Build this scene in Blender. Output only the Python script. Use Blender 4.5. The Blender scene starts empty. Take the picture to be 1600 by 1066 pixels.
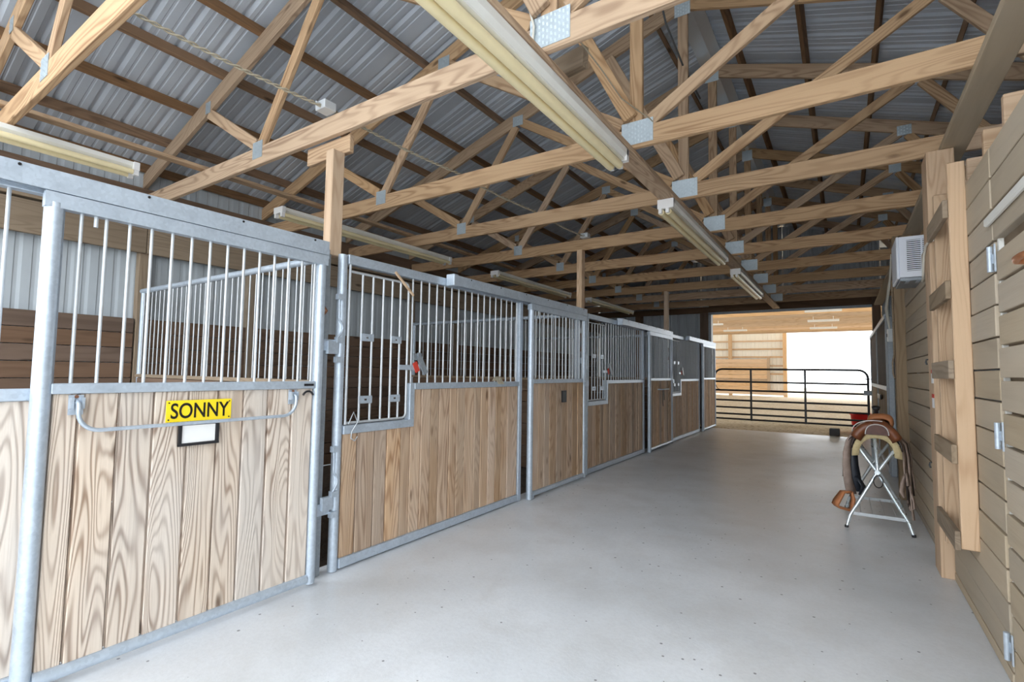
import bpy, bmesh, math, random
from mathutils import Vector, Matrix, Euler

random.seed(7)
SC = bpy.context.scene
COL = SC.collection
V = Vector

# ---------------------------------------------------------------- camera
cam_d = bpy.data.cameras.new('camera')
cam_d.sensor_fit = 'HORIZONTAL'
cam_d.sensor_width = 36.0
cam_d.lens = 778.39 / 1600 * 36.0
cam_d.clip_start = 0.05
cam_d.clip_end = 400
cam = bpy.data.objects.new('camera', cam_d)
COL.objects.link(cam)
yaw, pitch, roll = math.radians(33.645), math.radians(3.5176), math.radians(0.8548)
cam.matrix_world = (Matrix.Translation((0, 0, 1.2607)) @ Matrix.Rotation(yaw, 4, 'Z')
                    @ Matrix.Rotation(math.pi / 2 + pitch, 4, 'X') @ Matrix.Rotation(roll, 4, 'Z'))
SC.camera = cam

# ---------------------------------------------------------------- sky, exposure
w = bpy.data.worlds.new('overcast_sky')
SC.world = w
w.use_nodes = True
bg = w.node_tree.nodes['Background']
bg.inputs['Color'].default_value = (0.90, 0.955, 1.0, 1)
bg.inputs['Strength'].default_value = 1.0
SC.view_settings.view_transform = 'Standard'
SC.view_settings.look = 'None'
SC.view_settings.gamma = 1
SC.view_settings.use_curve_mapping = False
SC.view_settings.exposure = 2.35
SC.cycles.max_bounces = 10
SC.cycles.diffuse_bounces = 8
SC.cycles.glossy_bounces = 4
SC.cycles.use_denoising = True


# ---------------------------------------------------------------- materials
MATS = {}


def new_mat(name):
    m = bpy.data.materials.new(name)
    m.use_nodes = True
    nt = m.node_tree
    b = nt.nodes['Principled BSDF']
    MATS[name] = m
    return m, nt, b


class NB:
    """tiny node builder"""
    def __init__(s, nt):
        s.nt = nt

    def n(s, t, **kw):
        k = s.nt.nodes.new(t)
        for a, v in kw.items():
            setattr(k, a, v)
        return k

    def link(s, a, b):
        s.nt.links.new(a, b)

    def math(s, op, a, b=None, c=None, clamp=False):
        k = s.n('ShaderNodeMath', operation=op)
        k.use_clamp = clamp
        for i, x in enumerate((a, b, c)):
            if x is None:
                continue
            if isinstance(x, (int, float)):
                k.inputs[i].default_value = x
            else:
                s.link(x, k.inputs[i])
        return k.outputs[0]

    def mix(s, fac, a, b, blend='MIX'):
        k = s.n('ShaderNodeMix', data_type='RGBA', blend_type=blend)
        for i, x in ((0, fac), (6, a), (7, b)):
            if isinstance(x, (int, float)):
                k.inputs[i].default_value = x
            elif isinstance(x, tuple):
                k.inputs[i].default_value = x if len(x) == 4 else (*x, 1)
            else:
                s.link(x, k.inputs[i])
        return k.outputs[2]

    def ramp(s, fac, stops):
        k = s.n('ShaderNodeValToRGB')
        r = k.color_ramp
        while len(r.elements) < len(stops):
            r.elements.new(0.5)
        for e, (p, c) in zip(r.elements, stops):
            e.position = p
            e.color = (c, c, c, 1) if isinstance(c, (int, float)) else (*c, 1)
        s.link(fac, k.inputs[0])
        return k.outputs[0]

    def noise(s, vec, scale, detail=2, rough=.5, dist=0):
        k = s.n('ShaderNodeTexNoise')
        s.link(vec, k.inputs['Vector'])
        k.inputs['Scale'].default_value = scale
        k.inputs['Detail'].default_value = detail
        k.inputs['Roughness'].default_value = rough
        k.inputs['Distortion'].default_value = dist
        return k.outputs[0]

    def vscale(s, vec, sx, sy, sz):
        k = s.n('ShaderNodeVectorMath', operation='MULTIPLY')
        s.link(vec, k.inputs[0])
        k.inputs[1].default_value = (sx, sy, sz)
        return k.outputs[0]

    def objcoord(s):
        """object coordinates shifted by a random amount for every object"""
        tc = s.n('ShaderNodeTexCoord')
        oi = s.n('ShaderNodeObjectInfo')
        c = s.n('ShaderNodeCombineXYZ')
        s.link(s.math('MULTIPLY', oi.outputs['Random'], 61.0), c.inputs[0])
        s.link(s.math('MULTIPLY', oi.outputs['Random'], 17.3), c.inputs[1])
        s.link(s.math('MULTIPLY', oi.outputs['Random'], 29.7), c.inputs[2])
        a = s.n('ShaderNodeVectorMath', operation='ADD')
        s.link(tc.outputs['Object'], a.inputs[0])
        s.link(c.outputs[0], a.inputs[1])
        return a.outputs[0], oi.outputs['Random'], tc.outputs['Object']

    def bump(s, b, h, strength=.3, dist=.01):
        k = s.n('ShaderNodeBump')
        k.inputs['Strength'].default_value = strength
        k.inputs['Distance'].default_value = dist
        s.link(h, k.inputs['Height'])
        s.link(k.outputs[0], b.inputs['Normal'])


def wood(name, light, dark, freq=46, grain=.6, rough=.75, knot=True, vary=.22, weather=None, wa=0.5, streak=.35):
    """sawn softwood; the grain runs along local X"""
    m, nt, b = new_mat(name)
    B = NB(nt)
    v, rnd, raw = B.objcoord()
    n1 = B.noise(B.vscale(v, .75, 7, 7), 1.0, 1.5, .4, .25)
    s1 = B.math('SINE', B.math('MULTIPLY', n1, freq))
    s1 = B.math('MULTIPLY_ADD', s1, .5, .5)
    s1 = B.math('POWER', s1, 2.2)
    fine = B.noise(B.vscale(v, 2.2, 70, 70), 1.0, 2, .6)
    big = B.noise(B.vscale(v, 1.1, 5, 5), 1.0, 2, .5)
    # the ring contrast differs from place to place on the board
    amt = B.ramp(B.noise(B.vscale(v, .8, 6, 6), 1.3, 1, .5), [(.3, .25), (.7, 1.0)])
    g = B.math('MULTIPLY', s1, amt)
    g = B.math('MULTIPLY', g, grain)
    f = B.math('MULTIPLY_ADD', B.math('SUBTRACT', fine, .5), streak, g)
    f = B.math('ADD', f, B.math('MULTIPLY', B.math('SUBTRACT', big, .5), .5), clamp=True)
    col = B.mix(f, light, dark)
    if weather:
        wf = B.ramp(B.noise(B.vscale(v, .9, 2.5, 2.5), 1.2, 3, .6), [(.4, 0.0), (.68, 1.0)])
        col = B.mix(B.math('MULTIPLY', wf, wa), col, weather)
    hgt = B.math('MULTIPLY_ADD', g, -1.0, fine)
    if knot:
        vo = B.n('ShaderNodeTexVoronoi')
        vo.inputs['Scale'].default_value = 1.0
        B.link(B.vscale(v, 2.3, 6.5, 6.5), vo.inputs['Vector'])
        sel = B.n('ShaderNodeSeparateColor')
        B.link(vo.outputs['Color'], sel.inputs[0])
        keep = B.math('GREATER_THAN', sel.outputs[0], .62)
        kn = B.math('MULTIPLY', B.ramp(vo.outputs['Distance'], [(.06, 1.0), (.15, 0.0)]), keep)
        kd = tuple(c * .45 for c in dark)
        col = B.mix(B.math('MULTIPLY', kn, .8), col, kd)
    hs = B.n('ShaderNodeHueSaturation')
    B.link(col, hs.inputs['Color'])
    B.link(B.math('MULTIPLY_ADD', rnd, vary, 1 - vary * .5), hs.inputs['Value'])
    r2 = B.math('FRACT', B.math('MULTIPLY', rnd, 7.31))
    B.link(B.math('MULTIPLY_ADD', r2, .3, .82), hs.inputs['Saturation'])
    B.link(hs.outputs[0], b.inputs['Base Color'])
    b.inputs['Roughness'].default_value = rough
    b.inputs['Specular IOR Level'].default_value = .25
    B.bump(b, hgt, .35, .004)
    return m


def galv(name, c0, c1, metallic=.35, rough=.42, scale=75):
    m, nt, b = new_mat(name)
    B = NB(nt)
    v, rnd, raw = B.objcoord()
    vo = B.n('ShaderNodeTexVoronoi')
    vo.inputs['Scale'].default_value = scale
    B.link(v, vo.inputs['Vector'])
    sp = B.n('ShaderNodeSeparateColor')
    B.link(vo.outputs['Color'], sp.inputs[0])
    n = B.noise(v, 9, 4, .6)
    f = B.math('ADD', B.math('MULTIPLY', sp.outputs[0], .28), B.math('MULTIPLY', n, .75), clamp=True)
    B.link(B.mix(f, c0, c1), b.inputs['Base Color'])
    b.inputs['Metallic'].default_value = metallic
    B.link(B.math('MULTIPLY_ADD', n, .25, rough - .12), b.inputs['Roughness'])
    return m


def plain(name, c, rough=.5, metallic=0, vary=0.12, scale=12, spec=.5):
    m, nt, b = new_mat(name)
    B = NB(nt)
    v, rnd, raw = B.objcoord()
    n = B.noise(v, scale, 4, .6)
    d = tuple(x * (1 - vary * 1.6) for x in c)
    l = tuple(min(1, x * (1 + vary)) for x in c)
    B.link(B.mix(n, d, l), b.inputs['Base Color'])
    b.inputs['Roughness'].default_value = rough
    b.inputs['Metallic'].default_value = metallic
    b.inputs['Specular IOR Level'].default_value = spec
    return m


wood('truss_wood', (.49, .335, .205), (.225, .125, .066), freq=105, grain=.75, vary=.26)
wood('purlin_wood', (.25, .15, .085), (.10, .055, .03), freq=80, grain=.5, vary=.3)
wood('weathered_plank', (.68, .575, .475), (.25, .165, .115), freq=150, grain=1.0, rough=.8, weather=(.60, .56, .52), wa=.5, streak=.5, vary=.2)
wood('tan_plank', (.53, .37, .245), (.26, .145, .08), freq=120, grain=.85, rough=.8, weather=(.60, .52, .44), wa=.35, streak=.45, vary=.42)
wood('wall_board', (.48, .395, .29), (.33, .26, .185), freq=30, grain=.35, rough=.8, knot=False, weather=(.43, .38, .31), wa=.5, vary=.16)
wood('ladder_wood', (.58, .42, .285), (.35, .21, .12), freq=100, grain=.6, vary=.14)
wood('old_board', (.31, .235, .16), (.15, .10, .06), freq=80, grain=.5, vary=.25)
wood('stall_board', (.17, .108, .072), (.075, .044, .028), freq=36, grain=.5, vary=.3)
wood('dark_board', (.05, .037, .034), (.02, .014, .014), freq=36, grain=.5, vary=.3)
wood('arena_wood', (.60, .42, .255), (.38, .235, .12), freq=50, grain=.5, vary=.55, knot=False)
galv('galvanized', (.36, .42, .49), (.60, .68, .77), metallic=.4)
galv('galvanized_dull', (.22, .25, .28), (.38, .42, .46), metallic=.4, rough=.5)
galv('gusset_metal', (.40, .47, .52), (.56, .64, .69), metallic=.5, rough=.45, scale=90)
galv('chrome_tube', (.55, .62, .66), (.75, .82, .86), metallic=.6, rough=.28)
plain('bar_paint', (.53, .56, .585), .42, .25, .12, 25)
plain('roof_metal', (.57, .63, .71), .45, .15, .05, 3)
plain('ridge_metal', (.72, .76, .80), .3, .5, .05, 3)
plain('siding_metal', (.47, .52, .56), .55, .05, .06, 2)
plain('arena_siding', (.84, .83, .76), .6, 0, .05, 2)
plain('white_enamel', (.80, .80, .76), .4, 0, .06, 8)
plain('tube_yellowed', (.86, .75, .47), .3, 0, .08, 6)
plain('tube_socket', (.82, .82, .82), .5, 0, .05)
plain('ac_plastic', (.78, .82, .90), .45, 0, .04)
plain('ac_inside', (.05, .05, .055), .7, 0, .1)
plain('black_plastic', (.016, .016, .019), .45, 0, .1)
plain('black_paint', (.012, .011, .012), .4, .1, .1)
plain('sign_yellow', (.93, .70, .02), .4, 0, .03)
plain('paper_white', (.86, .86, .85), .7, 0, .03)
plain('tag_red', (.55, .05, .03), .6, 0, .05)
plain('rope_fibre', (.45, .40, .30), .9, 0, .2, 60)
plain('wire_white', (.72, .70, .62), .5, 0, .1)
plain('copper', (.60, .26, .13), .35, .7, .1)
plain('red_plastic', (.80, .025, .03), .4, 0, .05)
plain('grey_block', (.10, .105, .11), .8, 0, .2)
plain('leather_brown', (.20, .065, .025), .42, 0, .35, 14)
plain('leather_tan', (.52, .20, .08), .5, 0, .25, 30)
plain('leather_grey', (.40, .30, .25), .7, 0, .4, 16)
plain('leather_oxblood', (.10, .032, .018), .45, 0, .4, 40)
plain('leather_dark', (.045, .03, .026), .5, 0, .3, 14)
plain('strap_black', (.018, .022, .032), .5, 0, .2)
plain('fleece', (.58, .47, .26), .95, 0, .2, 60)
plain('binding_silver', (.62, .58, .56), .4, .3, .1)
plain('rust', (.23, .10, .05), .8, .2, .3)
plain('electric_box', (.55, .58, .60), .5, .2, .05)
plain('gravel', (.50, .49, .47), .9, 0, .2, 8)


def concrete():
    m, nt, b = new_mat('concrete')
    B = NB(nt)
    tc = B.n('ShaderNodeTexCoord')
    v = tc.outputs['Object']
    n1 = B.noise(v, .55, 5, .6)
    n2 = B.noise(v, 2.6, 5, .6, .25)
    n3 = B.noise(v, 60, 2, .6)
    c = B.mix(B.ramp(n1, [(.35, 0.0), (.65, 1.0)]), (.61, .635, .665), (.76, .78, .81))
    c = B.mix(B.math('MULTIPLY', B.ramp(n2, [(.45, 0.0), (.8, 1.0)]), .5), c, (.50, .49, .475))
    c = B.mix(B.math('MULTIPLY', B.math('SUBTRACT', n3, .4, clamp=True), .35), c, (.35, .35, .36))
    vo = B.n('ShaderNodeTexVoronoi')
    vo.inputs['Scale'].default_value = 17
    B.link(v, vo.inputs['Vector'])
    sp = B.n('ShaderNodeSeparateColor')
    B.link(vo.outputs['Color'], sp.inputs[0])
    zone = B.ramp(B.noise(v, .9, 2, .5), [(.40, 0.90), (.62, .35)])
    keep = B.math('GREATER_THAN', sp.outputs[1], zone)
    size = B.math('MULTIPLY_ADD', sp.outputs[2], .12, .03)
    chip = B.math('MULTIPLY', B.math('LESS_THAN', vo.outputs['Distance'], size), keep)
    c = B.mix(B.math('MULTIPLY', chip, .75), c, (.10, .10, .11))
    B.link(c, b.inputs['Base Color'])
    B.link(B.ramp(n1, [(.25, .26), (.75, .46)]), b.inputs['Roughness'])
    b.inputs['Specular IOR Level'].default_value = .45
    B.bump(b, B.math('SUBTRACT', B.math('ADD', n3, n2), chip), .12, .006)


def dirt(name, c0, c1, c2):
    m, nt, b = new_mat(name)
    B = NB(nt)
    tc = B.n('ShaderNodeTexCoord')
    v = tc.outputs['Object']
    n1 = B.noise(v, 1.1, 6, .7)
    n2 = B.noise(v, 14, 4, .7)
    c = B.mix(B.ramp(n1, [(.35, 0.0), (.65, 1.0)]), c0, c1)
    c = B.mix(B.ramp(n2, [(.5, 0.0), (.72, .8)]), c, c2)
    B.link(c, b.inputs['Base Color'])
    b.inputs['Roughness'].default_value = .95
    B.bump(b, B.math('ADD', n1, n2), .8, .05)


concrete()
dirt('stall_dirt', (.10, .075, .055), (.14, .105, .08), (.06, .045, .035))
dirt('arena_sand', (.50, .41, .29), (.62, .53, .40), (.20, .135, .075))

# ---------------------------------------------------------------- builders
WM = {}


def put(name, mesh, mat, parent=None, M=None):
    o = bpy.data.objects.new(name, mesh)
    COL.objects.link(o)
    M = M or Matrix.Identity(4)
    if parent is not None:
        o.parent = parent
        o.matrix_parent_inverse = WM[parent.name].inverted()
    o.matrix_basis = M
    WM[o.name] = M
    if mesh is not None and mat is not None and not mesh.materials:
        mesh.materials.append(MATS[mat])
    return o


def thing(name, loc, label, cat, group=None, kind=None):
    o = put(name, None, None, None, Matrix.Translation(V(loc)))
    o.empty_display_size = .1
    return tag(o, label, cat, group, kind)


def tag(o, label=None, cat=None, group=None, kind=None):
    if label:
        o['label'] = label
    if cat:
        o['category'] = cat
    if group:
        o['group'] = group
    if kind:
        o['kind'] = kind
    return o


BOX = {}


def box_mesh(l, t, wd, mat, bev):
    key = (round(l, 4), round(t, 4), round(wd, 4), mat, bev)
    if key in BOX:
        return BOX[key]
    bm = bmesh.new()
    bmesh.ops.create_cube(bm, size=1)
    bmesh.ops.scale(bm, vec=(l, t, wd), verts=bm.verts)
    if bev:
        bmesh.ops.bevel(bm, geom=list(bm.edges), offset=min(bev, .3 * min(l, t, wd)), segments=1, affect='EDGES')
    me = bpy.data.meshes.new('board')
    bm.to_mesh(me)
    bm.free()
    me.materials.append(MATS[mat])
    BOX[key] = me
    return me


def frame_axes(a, b, wdir):
    x = (b - a).normalized()
    z = V(wdir)
    z = (z - x * z.dot(x)).normalized()
    y = z.cross(x)
    return x, y, z


def board(name, a, b, wd, t, mat, parent=None, wdir=(0, 0, 1), bev=.004, M0=None):
    """box from a to b, local X along it, width wd along wdir, thickness t"""
    a, b = V(a), V(b)
    x, y, z = frame_axes(a, b, wdir)
    c = (a + b) / 2
    M = Matrix(((x.x, y.x, z.x, c.x), (x.y, y.y, z.y, c.y), (x.z, y.z, z.z, c.z), (0, 0, 0, 1)))
    return put(name, box_mesh((b - a).length, t, wd, mat, bev), mat, parent, M)


class MB:
    """collects shapes (world coordinates) into one mesh"""
    def __init__(s):
        s.v, s.f, s.sm = [], [], []

    def add(s, verts, faces, smooth=False):
        o = len(s.v)
        s.v += [tuple(p) for p in verts]
        s.f += [tuple(i + o for i in f) for f in faces]
        s.sm += [smooth] * len(faces)
        return s

    def box(s, lo, hi):
        x0, y0, z0 = lo
        x1, y1, z1 = hi
        v = [(x0, y0, z0), (x1, y0, z0), (x1, y1, z0), (x0, y1, z0), (x0, y0, z1), (x1, y0, z1), (x1, y1, z1), (x0, y1, z1)]
        return s.add(v, [(0, 3, 2, 1), (4, 5, 6, 7), (0, 1, 5, 4), (1, 2, 6, 5), (2, 3, 7, 6), (3, 0, 4, 7)])

    def bar(s, a, b, wd, t, wdir=(0, 0, 1)):
        a, b = V(a), V(b)
        x, y, z = frame_axes(a, b, wdir)
        v = []
        for p in (a, b):
            for sy, sz in ((-1, -1), (1, -1), (1, 1), (-1, 1)):
                v.append(p + y * sy * t / 2 + z * sz * wd / 2)
        return s.add(v, [(3, 2, 1, 0), (4, 5, 6, 7), (0, 1, 5, 4), (1, 2, 6, 5), (2, 3, 7, 6), (3, 0, 4, 7)])

    def tube(s, pts, r, n=10, closed=False, cap=True):
        pts = [V(p) for p in pts]
        k = len(pts)
        rs = r if isinstance(r, (list, tuple)) else [r] * k
        tan = []
        for i in range(k):
            if closed:
                d = pts[(i + 1) % k] - pts[i - 1]
            else:
                d = pts[min(i + 1, k - 1)] - pts[max(i - 1, 0)]
            tan.append(d.normalized())
        u = tan[0].orthogonal().normalized()
        rings = []
        for i in range(k):
            u = (u - tan[i] * u.dot(tan[i])).normalized()
            vv = tan[i].cross(u)
            rings.append([pts[i] + (u * math.cos(2 * math.pi * j / n) + vv * math.sin(2 * math.pi * j / n)) * rs[i] for j in range(n)])
        vs = [p for rg in rings for p in rg]
        fs = []
        for i in range(k if closed else k - 1):
            i2 = (i + 1) % k
            for j in range(n):
                fs.append((i * n + j, i * n + (j + 1) % n, i2 * n + (j + 1) % n, i2 * n + j))
        s.add(vs, fs, True)
        if cap and not closed:
            s.add(rings[0], [tuple(reversed(range(n)))])
            s.add(rings[-1], [tuple(range(n))])
        return s

    def ribbon(s, pts, wdirs, wd, t):
        """thick strap through pts, width along wdirs"""
        pts = [V(p) for p in pts]
        k = len(pts)
        vs, fs = [], []
        for i in range(k):
            tn = (pts[min(i + 1, k - 1)] - pts[max(i - 1, 0)]).normalized()
            wv = V(wdirs[i] if isinstance(wdirs, list) else wdirs).normalized()
            nn = tn.cross(wv).normalized()
            wi = wd[i] if isinstance(wd, (list, tuple)) else wd
            for sw, st in ((-1, -1), (1, -1), (1, 1), (-1, 1)):
                vs.append(pts[i] + wv * sw * wi / 2 + nn * st * t / 2)
        for i in range(k - 1):
            for j in range(4):
                a, b2 = i * 4 + j, i * 4 + (j + 1) % 4
                fs.append((a, b2, b2 + 4, a + 4))
        fs += [(3, 2, 1, 0), tuple(4 * (k - 1) + j for j in range(4))]
        return s.add(vs, fs, True)

    def build(s, name, mat, parent=None, origin=None):
        o = V(origin) if origin is not None else V(s.v[0])
        me = bpy.data.meshes.new(name)
        me.from_pydata([V(p) - o for p in s.v], [], s.f)
        me.polygons.foreach_set('use_smooth', s.sm)
        bm = bmesh.new()
        bm.from_mesh(me)
        bmesh.ops.recalc_face_normals(bm, faces=bm.faces)
        bm.to_mesh(me)
        bm.free()
        return put(name, me, mat, parent, Matrix.Translation(o))


CYL = {}


def rod(name, a, b, r, mat, parent=None, n=8):
    """straight round bar with shared mesh data"""
    a, b = V(a), V(b)
    L = (b - a).length
    key = (round(L, 4), r, mat, n)
    if key not in CYL:
        mb = MB().tube([(0, 0, 0), (L, 0, 0)], r, n)
        me = bpy.data.meshes.new('rod')
        me.from_pydata(mb.v, [], mb.f)
        me.polygons.foreach_set('use_smooth', mb.sm)
        bm = bmesh.new()
        bm.from_mesh(me)
        bmesh.ops.recalc_face_normals(bm, faces=bm.faces)
        bm.to_mesh(me)
        bm.free()
        me.materials.append(MATS[mat])
        CYL[key] = me
    x = (b - a).normalized()
    y = x.orthogonal().normalized()
    z = x.cross(y)
    M = Matrix(((x.x, y.x, z.x, a.x), (x.y, y.y, z.y, a.y), (x.z, y.z, z.z, a.z), (0, 0, 0, 1)))
    return put(name, CYL[key], mat, parent, M)


def bx(name, lo, hi, mat, parent=None, bev=.003):
    """axis-aligned box; local X runs along its longest side"""
    lo, hi = V(lo), V(hi)
    d = hi - lo
    ax = max(range(3), key=lambda i: d[i])
    c = (lo + hi) / 2
    e = V((0, 0, 0))
    e[ax] = d[ax] / 2
    rest = [i for i in range(3) if i != ax]
    wi = max(rest, key=lambda i: d[i])
    ti = [i for i in rest if i != wi][0]
    wv = V((0, 0, 0))
    wv[wi] = 1
    return board(name, c - e, c + e, d[wi], d[ti], mat, parent, wv, bev)


def struct(name, loc, label=None):
    o = put(name, None, None, None, Matrix.Translation(V(loc)))
    o['kind'] = 'structure'
    if label:
        o['label'] = label
    return o


# ---------------------------------------------------------------- key measures
YT = lambda k: 2.019 + 1.22 * (k - 1)          # truss k
P = [2.02 + 3.66 * k for k in range(-1, 4)]    # stall posts
XF = -2.685                                    # stall fronts
XL, XR, XRIDGE = -5.72, 3.42, -1.15
ZC = 2.807                                     # underside of the bottom chords
XW = .55                                       # right wall face
YE = 13.0                                      # far end wall
SL = 1 / 3.0
topc = lambda x: 4.64 - SL * abs(x - XRIDGE)   # centre line of the top chords
YS = -.75                                      # open near end of the barn

# ---------------------------------------------------------------- floors
f = bx('floor', (-2.80, YS - .4, -.12), (.62, 12.62, 0), 'concrete', None, 0)
tag(f, 'pale worn concrete aisle floor with dark chips and stains', kind='structure')
f = bx('floor_stall', (-5.72, YS, -.12), (-2.80, 12.95, -.015), 'stall_dirt', None, 0)
tag(f, 'dark dirt floor inside the stalls', kind='structure')
f = bx('floor_tack_room', (.62, YS, -.12), (3.42, 12.95, -.01), 'concrete', None, 0)
tag(f, 'concrete floor behind the right plank wall', kind='structure')
f = bx('ground_outside', (-30, -30, -.3), (30, YS - .4, -.02), 'gravel', None, 0)
tag(f, 'pale gravel yard in front of the barn', kind='structure')


def arena_floor():
    n, mnx, mny = 0, 90, 80
    mb = MB()
    x0, x1, y0, y1 = -22, 22, 12.62, 60
    vs, fs = [], []
    rr = random.Random(3)
    for j in range(mny + 1):
        for i in range(mnx + 1):
            t = (j / mny) ** 2
            y = y0 + (y1 - y0) * t
            x = x0 + (x1 - x0) * i / mnx
            edge = min(1, (y - y0) / .8)
            vs.append((x, y, -.03 + edge * (.05 + .05 * (rr.random() - .5))))
    for j in range(mny):
        for i in range(mnx):
            a = j * (mnx + 1) + i
            fs.append((a, a + 1, a + mnx + 2, a + mnx + 1))
    mb.add(vs, fs, True)
    o = mb.build('floor_arena', 'arena_sand', None, (0, 12.62, 0))
    tag(o, 'loose tan sand of the riding arena beyond the gate', kind='structure')


arena_floor()


# ---------------------------------------------------------------- roof sheets
def profile(length, period, rib, minor=True):
    """(s, h) polyline of a ribbed sheet over length"""
    pts = [(0, 0)]
    n = round(length / period)
    for k in range(n):
        c = (k + .5) * period
        pts += [(c - .020, 0), (c - .013, rib), (c + .010, rib), (c + .034, 0)]
        if minor:
            for q in (.33, .67):
                m = (k + .5 + q) * period
                if m < length - .02:
                    pts += [(m - .012, 0), (m - .006, .005), (m + .006, .005), (m + .012, 0)]
    pts.append((length, 0))
    return pts


def sheet(name, o, sdir, ldir, ndir, length, long_, mat, parent, period=.2286, rib=.02, minor=True):
    """ribbed metal sheet: corner o, profile along sdir, length along ldir, ribs towards ndir"""
    o, sdir, ldir, ndir = V(o), V(sdir), V(ldir), V(ndir)
    pr = profile(length, period, rib, minor)
    vs = []
    for s_, h in pr:
        p = o + sdir * s_ + ndir * h
        vs += [p, p + ldir * long_]
    fs = [(2 * i, 2 * i + 1, 2 * i + 3, 2 * i + 2) for i in range(len(pr) - 1)]
    return MB().add(vs, fs).build(name, mat, parent, o)


ceil = struct('ceiling', (XRIDGE, 6, 4.8), 'ribbed metal gable roof on wooden purlins')
ROOF = .168  # vertical distance top chord centre -> sheet
for side in (-1, 1):
    n = V((side * SL, 0, 1)).normalized()
    down = V((side, 0, -SL)).normalized()
    y = YS
    k = 0
    while y < YE + .3:
        wd = .9144
        sheet('roof_panel', (XRIDGE, y, 4.64 + ROOF), (0, 1, 0), down, n, wd, 5.05, 'roof_metal', ceil)
        y += wd
    for d in (.30, .90, 1.46, 2.02, 2.60, 3.14, 3.65, 4.15, 4.60):
        x = XRIDGE + side * d
        z = topc(x) + .074 + .047
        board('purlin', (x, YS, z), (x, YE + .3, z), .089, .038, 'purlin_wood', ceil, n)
rc = MB()
for side in (-1, 1):
    rc.bar((XRIDGE + side * .062, YS, 4.64 + ROOF - .055), (XRIDGE + side * .062, YE + .3, 4.64 + ROOF - .055), .13, .004, (side, 0, -SL))
rc.build('ridge_cap', 'ridge_metal', ceil)

# ---------------------------------------------------------------- left outer wall
wl = struct('wall_left', (XL, 6, 0), 'outer stall wall of brown boards below pale ribbed metal siding')
rows = 12
for i in range(rows):
    z0 = i * .1435
    for k in range(4):
        y0 = P[k] + .055 if k else YS
        y1 = P[k + 1] - .055
        mid = (3.10 + 3.66 * (k - 1) if k else -.56)
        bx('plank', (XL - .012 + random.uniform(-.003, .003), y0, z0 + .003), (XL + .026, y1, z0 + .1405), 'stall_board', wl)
y = YS
while y < YE:
    sheet('siding_panel', (XL - .06, y, -.1), (0, 1, 0), (0, 0, 1), (-1, 0, 0), .9144, 3.48, 'siding_metal', wl, .1143, .006, False)
    y += .9144
for y in (-.54, 2.03, 3.10, 5.69, 6.76, 9.35, 10.42, 12.9):
    bx('post', (XL - .055, y - .05, 0), (XL + .03, y + .05, 2.42), 'old_board', wl)
for k in range(4):
    y0 = max(P[k], YS)
    bx('header_board', (XL + .031, y0 + .003, 2.36), (XL + .07, P[k + 1] - .003, 2.64), 'old_board', wl)
bx('top_plate', (XL - .05, YS, 2.66), (XL + .08, YE, 2.80), 'old_board', wl)
bx('eave_board', (XL - .05, YS, 2.805), (XL - .012, YE, 3.02), 'stall_board', wl)

# ---------------------------------------------------------------- right plank wall
wr = struct('wall_right', (XW, 6, 0), 'right aisle wall of horizontal weathered boards')
SEAM0 = .05
zs = [.0] + [.055 + .1385 * i for i in range(17)]
for (y0, y1) in ((2.915, 4.2), (4.44, 6.6), (6.77, 8.1)):
    for i in range(len(zs) - 1):
        if zs[i + 1] > 2.3:
            continue
        dx = random.uniform(-.004, .004)
        bx('plank', (XW + dx, y0 + random.uniform(0, .004), zs[i] + .004), (XW + .036 + dx, y1, zs[i + 1] - .004), 'wall_board', wr)
# boards above the hinged door, running on towards the camera
for i in range(14, len(zs) - 1):
    if zs[i + 1] > 2.3:
        continue
    bx('plank', (XW, 1.2, zs[i] + .004), (XW + .036, 2.91, zs[i + 1] - .004), 'wall_board', wr)
for y0 in (4.21, 6.60):
    bx('post', (.487 if y0 < 5 else .462, y0, 0), (.63, y0 + (.23 if y0 < 5 else .16), ZC - .045), 'ladder_wood' if y0 < 5 else 'old_board', wr)
for i in range(3):
    bx('stud', (.59, 2.95 + i * 1.5, 0), (.68, 2.99 + i * 1.5, 2.3), 'old_board', wr)
bx('top_plate', (.565, .2, ZC - .042), (.705, YE, ZC - .003), 'wall_board', wr)
for y in (2.10, 2.49, 2.895, 3.265, 3.655, 4.05):
    tag(bx('joist', (.595, y - .02, 2.34), (3.3, y + .02, 2.48), 'ladder_wood', wr))
# outer wall on the far side of the tack rooms
wo = struct('wall_right_outer', (XR, 6, 0), 'outer metal wall behind the tack rooms')
y = YS
while y < YE:
    sheet('siding_panel', (XR + .03, y, .02), (0, 1, 0), (0, 0, 1), (1, 0, 0), .9144, 3.36, 'siding_metal', wo)
    y += .9144
wp = struct('wall_partition', (2, .4, 0), 'plank partition closing the tack room')
for i in range(16):
    bx('plank', (.66, 1.16, i * .14 + .003), (3.38, 1.196, i * .14 + .137), 'wall_board', wp)

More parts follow.
